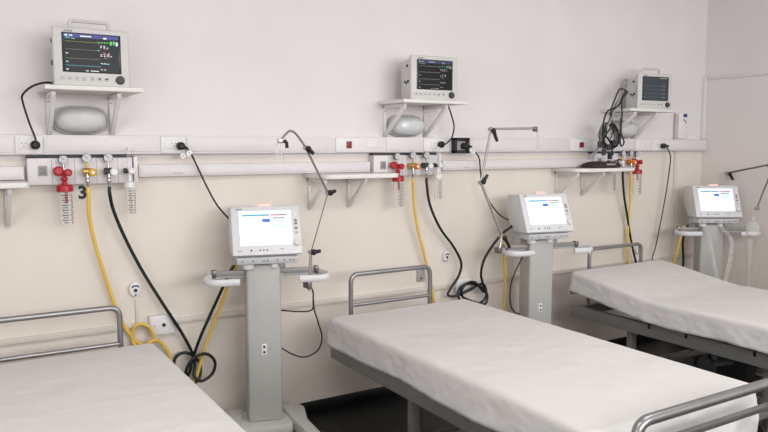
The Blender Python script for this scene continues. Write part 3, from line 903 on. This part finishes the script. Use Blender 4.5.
hose('green_hose', 'dark green hose from the left oxygen regulator, coiled beside the left bed', 'hose', gh, .0085, 'hose_green', DG, 10)
yh2 = [Vector((2.460, -.105, 1.40)), Vector((2.461, -.105, 1.36)), P_(414, 205, -.08), P_(418, 230, -.06), P_(425, 258, -.05), P_(431, 285, -.04), P_(435, 305, -.04), P_(446, 330, -.05), P_(462, 345, -.06), P_(485, 345, -.06),
       P_(499, 328, -.08), P_(504, 305, -.12), P_(505, 275, -.18), P_(504, 250, -.24), P_(507, 238, -.26)]
hose('yellow_hose', 'yellow hose from the middle air regulator falling behind the middle bed', 'hose', yh2, .0092, 'hose_yellow', YG, 10)
gh2 = [Vector((2.562, -.105, 1.40)), Vector((2.563, -.105, 1.36)), P_(430, 205, -.09), P_(440, 228, -.07), P_(453, 246, -.06), P_(461, 262, -.06), P_(459, 275, -.06), P_(451, 288, -.06), P_(448, 295, -.06), P_(456, 296, -.07), P_(470, 290, -.08),
       P_(481, 284, -.08), P_(486, 289, -.08), P_(484, 300, -.08), P_(472, 305, -.08), P_(460, 300, -.07), P_(459, 290, -.06), P_(467, 284, -.05), P_(478, 285, -.05), P_(487, 294, -.05), P_(485, 304, -.06),
       P_(474, 302, -.07), P_(462, 296, -.08), P_(464, 286, -.09), P_(474, 282, -.09), P_(484, 292, -.09), P_(483, 284, -.09), P_(481, 274, -.1), P_(484, 260, -.12), P_(493, 245, -.16), P_(503, 233, -.2), P_(514, 225, -.22)]
hose('green_hose', 'dark green hose from the middle oxygen regulator, coiled at the middle bed head', 'hose', gh2, .0085, 'hose_green', DG, 10)
yh3 = [Vector((4.462, -.105, 1.40)), Vector((4.461, -.105, 1.36)), P_(630, 200, -.07), P_(628, 230, -.05), P_(628, 262, -.04), P_(636, 285, -.04), P_(655, 293, -.05), P_(667, 283, -.08), P_(674, 262, -.15), P_(680, 240, -.2), P_(684, 226, -.2)]
hose('yellow_hose', 'yellow hose from the right orange regulator down behind the right bed', 'hose', yh3, .0092, 'hose_yellow', YG, 10)
gh3 = [Vector((4.372, -.105, 1.40)), Vector((4.372, -.105, 1.36)), P_(624, 195, -.08), P_(627, 215, -.06), P_(631, 240, -.05), P_(636, 262, -.05), P_(643, 285, -.06), P_(662, 300, -.07), P_(678, 290, -.1), P_(683, 265, -.14), P_(683, 240, -.18), P_(688, 225, -.2)]
hose('green_hose', 'dark hose from the right oxygen regulator down behind the right bed', 'hose', gh3, .0085, 'hose_green', DG, 10)

# ------------------------------------------------------------------ power cords
CG = 'black power cords'
def cord(label, pts, plug=None, tagp=None, r=.0048, m='cord_black'):
    o = MB().tube(catmull(pts, 8), r, 8).build('power_cable', m)
    tag(o, label, 'power cord', CG)
    if plug:
        p, d = Vector(plug[0]), Vector(plug[1])
        MB().lathe([(.019, -.0), (.021, -.006), (.020, -.026), (.010, -.034)], p, 'Y').build('plug', 'black', o)
        MB().tube([p + Vector((0, -.02, 0)), p + Vector((0, -.024, 0)) + d * .5, p + Vector((0, -.026, 0)) + d], (lambda u: .015 - .009 * u), 8).build('plug_neck', 'black', o)
    if tagp:
        for (a, b) in tagp:
            a = Vector(a); b = Vector(b)
            dr = (b - a).normalized(); sd = Vector((-dr.z, 0, dr.x)) * .012
            y = Vector((0, .001, 0))
            MB().add([a - sd - y, a + sd - y, b + sd - y, b - sd - y, a - sd + y, a + sd + y, b + sd + y, b - sd + y], [(0, 1, 2, 3), (7, 6, 5, 4), (0, 4, 5, 1), (1, 5, 6, 2), (2, 6, 7, 3), (3, 7, 4, 0)]).build('cord_tag', 'paper', o, smooth=False)
            c = (a + b) / 2
            MB().ball(c + Vector((0, -.002, 0)), .0028, 6, sy=.3).build('tag_mark', 'dark_grey', o)
    return o
pl = W(35, 145, -.07); 
cord('black cord looping from the left patient monitor down to the rail socket', [W(54, 84, -.12), W(50, 82.6, -.14), W(42, 83, -.15), W(31, 87, -.15), W(22.5, 95, -.14), W(23, 103, -.12), W(29, 122, -.10), pl + Vector((0, -.03, .03)), pl + Vector((0, -.03, 0))],
     (pl, (0, 0, .01)))
pl = W(180, 146, -.07)
cord('black cord with white tag running from the rail down to the left ventilator', [pl + Vector((.02, -.025, -.004)), W(190, 152, -.08), W(197, 166, -.08), W(207, 187, -.08), W(217, 205, -.1), W(229, 219, -.15)],
     (pl, (.03, 0, -.012)), [(W(181, 157, -.085), W(185, 154.5, -.085)), (W(187, 155, -.09), W(191.5, 151, -.09))])
pl = W(440, 144.5, -.07)
cord('black cord dropping from the middle patient monitor to the rail socket', [W(447, 103, -.10), W(449, 108, -.11), W(452, 117, -.11), W(454, 127, -.11), W(452, 137, -.11), W(447, 143, -.11), W(443, 145, -.105), pl + Vector((.01, -.03, 0))],
     (pl, (.012, 0, .004)))
ad = W(459, 145.5, -.066)
t = thing('power_adapter', 'square black power adapter plugged into the rail above the middle ventilator', 'power adapter', ad)
o = MB()
for a, b in (((-.062, 0, .03), (.062, -.035, .05)), ((-.062, 0, -.05), (.062, -.035, -.03)), ((-.062, 0, -.05), (-.040, -.035, .05)), ((.040, 0, -.05), (.062, -.035, .05))):
    o.box((a[0], b[1], a[2]), (b[0], a[1], b[2]), .004)
o.build('adapter_shell', 'black', t)
MB().box((-.045, -.016, -.035), (.045, 0, .035)).build('adapter_face', 'mark_grey', t)
cord('black cord with white tag running from the square adapter to the middle ventilator', [W(462, 146, -.10), W(468, 146, -.10), W(474, 151, -.1), W(479, 158, -.09), W(480.5, 172, -.08), W(482, 185, -.08), W(488, 199, -.09), W(497, 212, -.11), W(506, 219, -.14), W(516, 221, -.17)],
     (W(463, 146, -.084), (.05, 0, -.004)), [(W(470, 149, -.105), W(475, 153, -.105))])
pl = W(662, 146, -.07)
cord('black cord hanging from the right end of the rail down behind the right bed', [pl + Vector((.02, -.025, -.002)), W(668, 149, -.08), W(670.5, 158, -.08), W(668, 180, -.07), W(663, 210, -.06), W(656, 245, -.05), W(652, 262, -.06), W(656, 285, -.08), W(676, 300, -.1), W(692, 290, -.16), W(697, 270, -.2)],
     (pl, (.05, 0, 0)))
cord('black cable hanging in a loop right of the left ventilator column', [W(309.5, 285, -.40), W(313, 292, -.38), W(313.5, 306, -.36), W(318, 322, -.33), W(322, 337, -.30), W(318, 350, -.28), W(305, 357, -.26), W(292, 354, -.25), W(280, 347, -.22)], None, None, .0042)
cord('short black cable from the right handle to the left ventilator column', [W(313, 296, -.385), W(313.5, 307, -.38), W(309, 311, -.36), W(296, 311.5, -.32), W(279, 310, -.24)], None, None, .004)
cord('black cable hanging left of the middle ventilator column', [W(523, 256, -.27), W(518, 266, -.26), W(512, 280, -.25), W(510, 293, -.23), W(511, 306, -.22), W(516, 313, -.22), W(524, 313, -.23), W(530, 305, -.2)], None, None, .0045)

# ------------------------------------------------------------------ wall fittings
def conduit(label, a, b, w=.018, d=.014):
    a = Vector(a); b = Vector(b)
    lo = Vector((min(a.x, b.x) - w / 2, -d, min(a.z, b.z) - w / 2)); hi = Vector((max(a.x, b.x) + w / 2, 0, max(a.z, b.z) + w / 2))
    o = MB().box(lo, hi, .002).build('cable_conduit', 'wall'if 0 else 'conduit_cream')
    return tag(o, label, 'cable conduit', 'surface cable conduits')
mat('conduit_cream', (212, 204, 196), 0.5, var=0.02)
conduit('long cream conduit running low along the back wall behind the beds', (XL + .02, 0, .668), (XR - .02, 0, .668), .028, .018)
conduit('short vertical conduit under the oval wall socket beside the left bed', (.805, 0, .80), (.805, 0, .69), .014, .008)
conduit('vertical cream conduit dropping from the rail near the right corner', (5.118, 0, 1.54), (5.118, 0, .69), .022, .012)
t = thing('cable_duct', 'white duct rising from the rail end and turning along the right wall', 'cable duct', (XR - .0005, -.0005, RZ1))
MB().box((-.026, -.03, .002), (-.0, -.0, .52), .003).build('upright_duct', 'shelf_white', t)
MB().box((-.014, -1.6, .495), (0, -.031, .52), .003).build('side_duct', 'shelf_white', t)

def oval_outlet(px, py, label, s=1.0):
    p = W(px, py, -.01); p.y = 0
    t = thing('wall_outlet', label, 'wall outlet', p, 0, 'oval wall outlets')
    poly = []
    for k in range(24):
        a = 2 * math.pi * k / 24
        r = .040 + .006 * math.sin(a)
        poly.append((.030 * s * math.cos(a) * (1 + .12 * math.sin(a)), r * s * math.sin(a)))
    MB().prism(poly, lambda u, v, q: Vector((u, q, v)), -.022, 0, .005).build('outlet_plate', 'plastic_white', t)
    pts = [(.018 * s * math.cos(R(a)), -.0225, .012 * s + .012 * s * math.sin(R(a))) for a in range(20, 161, 14)]
    MB().tube(pts, .0042 * s, 6).build('outlet_band', 'blue' if px < 400 else 'dark_grey', t)
    MB().cyl((0, -.021, 0), (0, -.026, 0), .009 * s, n=14).cyl((0, -.021, -.024 * s), (0, -.0235, -.024 * s), .0045 * s, n=10).build('outlet_hole', 'black', t)
    return t
oval_outlet(135, 290, 'oval white wall outlet with a blue band beside the left bed')
oval_outlet(446, 257, 'oval white wall outlet with a black band behind the middle bed', .9)
oval_outlet(637.5, 250, 'small wall outlet just above the right bed headboard', .85)
def socket_box(x0, x1, z0, z1, label, d=.035):
    t = thing('socket_box', label, 'socket box', ((x0 + x1) / 2, 0, z0), 0, 'socket boxes on the low conduit')
    w = (x1 - x0) / 2; h = z1 - z0
    MB().box((-w, -d, 0), (w, 0, h), .004).build('box_body', 'plastic_white', t)
    MB().box((-w + .008, -d - .003, .008), (w - .008, -d + .001, h - .008), .002).build('face_plate', 'plastic_white', t)
    m = MB()
    m.cyl((0, -d - .002, h / 2), (0, -d - .0045, h / 2), .010, n=12)
    m.build('socket_hole', 'black', t)
    for dx in (-w * .68, w * .68): MB().cyl((dx, -d - .002, h / 2), (dx, -d - .0045, h / 2), .0035, n=8).build('screw', 'mid_grey', t)
    return t
socket_box(.862, 1.005, .608, .712, 'white socket box beside the left bed, half crossed by the dark hose')
socket_box(2.86, 2.985, .625, .715, 'white socket box behind the coiled hose at the middle bed')
o = W(421, 274, -.01)
t = thing('switch_plate', 'small grey plate behind the middle bed headboard', 'switch plate', (o.x, 0, o.z - .05))
MB().box((-.028, -.012, 0), (.028, 0, .1), .003).build('plate', 'mark_grey', t)
MB().cyl((0, -.012, .022), (0, -.014, .022), .007, n=10).build('plate_screw', 'dark_grey', t)

# number sign
t = thing('bed_number', 'black number 3 on a small pale wall plate under the yellow regulator', 'number sign', W(82.5, 193, 0))
MB().box((-.038, -.002, -.036), (.034, .001, .036), .0005).build('number_plate', 'paper_grey' if 0 else 'shelf_white', t)
tcu = bpy.data.curves.new('numeral', 'FONT'); tcu.body = '3'; tcu.size = .086; tcu.align_x = 'CENTER'; tcu.align_y = 'CENTER'; tcu.extrude = .0006; tcu.offset = .0032
tmp = bpy.data.objects.new('numeral', tcu); COL.objects.link(tmp)
bpy.context.view_layer.update()
tme = bpy.data.meshes.new_from_object(tmp.evaluated_get(bpy.context.evaluated_depsgraph_get()))
bpy.data.objects.remove(tmp)
tob = bpy.data.objects.new('numeral', tme); COL.objects.link(tob); tob.parent = t
tob.location = (0, -.003, 0); tob.rotation_euler = (math.pi / 2, 0, 0); tme.materials.clear(); tme.materials.append(M['black'])

# dispenser standing on the rail near the corner
p = W(681, 137, -.03)
t = thing('soap_dispenser', 'white dispenser bottle with a blue label on the rail end', 'dispenser', (p.x, -.03, RZ1 + .001))
MB().box((-.060, -.024, 0), (.052, .028, .212), .012, 3).build('dispenser_body', 'plastic_white', t)
MB().box((-.012, -.0255, .178), (.034, -.023, .205)).build('blue_label', 'blue', t)
m = MB(); m.box((-.012, -.0255, .148), (.008, -.023, .160)); m.box((.012, -.0255, .128), (.024, -.023, .150))
m.build('printed_marks', 'mid_grey', t)
MB().box((-.064, -.02, .0), (-.0605, .02, .20), .001).build('side_strip', 'panel_yellow' if 0 else 'conduit_cream', t)

# brown cuff and cable bundle on the right low shelf
SZ = 1.4375
p = W(600, 164, -.14)
t = thing('pressure_cuff', 'folded dark brown cuff lying on the right low shelf', 'cuff', (p.x, -.15, SZ))
P = [(-.15, 0), (.13, 0), (.145, .015), (.115, .036), (.02, .046), (-.07, .040), (-.13, .02)]
MB().prism(P, lambda u, v, q: Vector((u, q, v + .001)), -.07, .075, .008).build('cuff_fold', 'brown_cuff', t)
MB().box((-.02, -.073, .02), (.07, -.0695, .032), .001).build('cuff_label', 'mark_grey', t)
MB().tube(catmull([(.12, .0, .04), (.16, -.03, .06), (.2, -.02, .05)], 5), .005, 8).build('cuff_tube', 'dark_grey', t)

t = thing('cable_bundle', 'tangled grey and black monitor leads hanging under the right patient monitor', 'cable bundle', (0, 0, 0))
ms = [W(627, 80, -.14), W(626.5, 91, -.15), W(628, 92, -.13), W(627, 83, -.12)]
runs = [
 ([ms[0], W(623, 82, -.17), W(621, 95, -.18), W(614, 108, -.22), W(608, 124, -.23), W(602, 140, -.2), W(604, 152, -.18)], .0075, 'cable_grey'),
 ([ms[1], W(620, 89, -.2), W(615, 99, -.23), W(611, 111, -.25), W(612, 124, -.24), W(606, 135, -.22), W(600, 148, -.19)], .0065, 'dark_grey'),
 ([ms[2], W(622, 100, -.18), W(622, 115, -.24), W(621, 132, -.23), W(624, 142, -.2), W(621, 146, -.19), W(620, 137, -.22), W(621, 118, -.245)], .006, 'dark_grey'),
 ([ms[3], W(622, 92, -.19), W(617, 104, -.24), W(611, 120, -.26), W(604, 132, -.25), W(599, 146, -.21), W(593, 158, -.22)], .007, 'cable_grey'),
 ([ms[1], W(624, 94, -.19), W(618, 106, -.25), W(607, 112, -.26), W(603, 130, -.25), W(610, 142, -.21), W(613, 155, -.2)], .006, 'black'),
]
for pts, r, m in runs: MB().tube(catmull(pts, 8), r, 8).build('lead', m, t)
random.seed(12)
for i in range(6):   # coiled part of the leads
    pts = []
    n = 40
    for k in range(n):
        a = 2 * math.pi * k / n * 2
        cx, cy = 607 + i * .8, 136
        pts.append(W(cx + (7.5 + random.uniform(-1, 1)) * math.cos(a) + 2 * math.sin(a), cy + (12 + random.uniform(-1, 1)) * math.sin(a) - 2 * math.cos(a), -.19 - .011 * i))
    MB().tube(catmull(pts, 3), .0068, 6).build('lead_coil', ('cable_grey', 'dark_grey', 'cable_grey', 'dark_grey', 'cable_grey', 'black')[i], t)
for (px, py, y, mm) in ((605, 130, -.26, 'black'), (600, 144, -.24, 'dark_grey'), (609, 147, -.25, 'dark_grey'), (613, 143, -.24, 'black'), (604, 152, -.22, 'dark_grey'), (610, 156, -.22, 'black')):
    c = W(px, py, y)
    MB().box(c - Vector((.018, .01, .024)), c + Vector((.014, .01, .02)), .005).build('lead_plug', mm, t)
MB().tube(catmull([W(600, 146, -.2), W(594, 152, -.2), W(590, 157, -.22), W(594, 159, -.235)], 6), .004, 6).build('lead', 'cable_grey', t)
MB().tube(catmull([W(610, 150, -.2), W(617, 141, -.2), W(621, 133, -.2), W(615, 130, -.2), W(610, 140, -.2)], 6), .0035, 6).build('lead', 'dark_grey', t)

# ------------------------------------------------------------------ light
def area(name, loc, rot, sx, sy, power, col=(1, 1, 1)):
    l = bpy.data.lights.new(name, 'AREA'); l.shape = 'RECTANGLE'; l.size = sx; l.size_y = sy; l.energy = power; l.color = col
    o = bpy.data.objects.new(name, l); COL.objects.link(o); o.location = loc; o.rotation_euler = rot
    return o
area('ceiling_lamp_near', (0.3, -2.5, ZC - .03), (0, 0, 0), 1.8, .6, 35, (1, .985, .965))
area('ceiling_lamp_far', (3.2, -2.5, ZC - .03), (0, 0, 0), 1.8, .6, 33, (1, .985, .965))
area('window_light', (2.5, YB + .03, 2.2), (R(90), 0, 0), 4.8, 1.3, 228, (.98, .985, 1.0))
area('side_window_light', (XL + .03, -3.4, 1.8), (R(90), 0, R(-90)), 2.6, 1.3, 46, (.98, .985, 1.0))
w = bpy.data.worlds.new('world'); sc.world = w; w.use_nodes = True
w.node_tree.nodes['Background'].inputs['Color'].default_value = (.9, .93, 1, 1)
w.node_tree.nodes['Background'].inputs['Strength'].default_value = .3
sc.view_settings.view_transform = 'Standard'
sc.view_settings.look = 'None'
sc.view_settings.gamma = 1
sc.view_settings.use_curve_mapping = False
sc.view_settings.exposure = -0.58
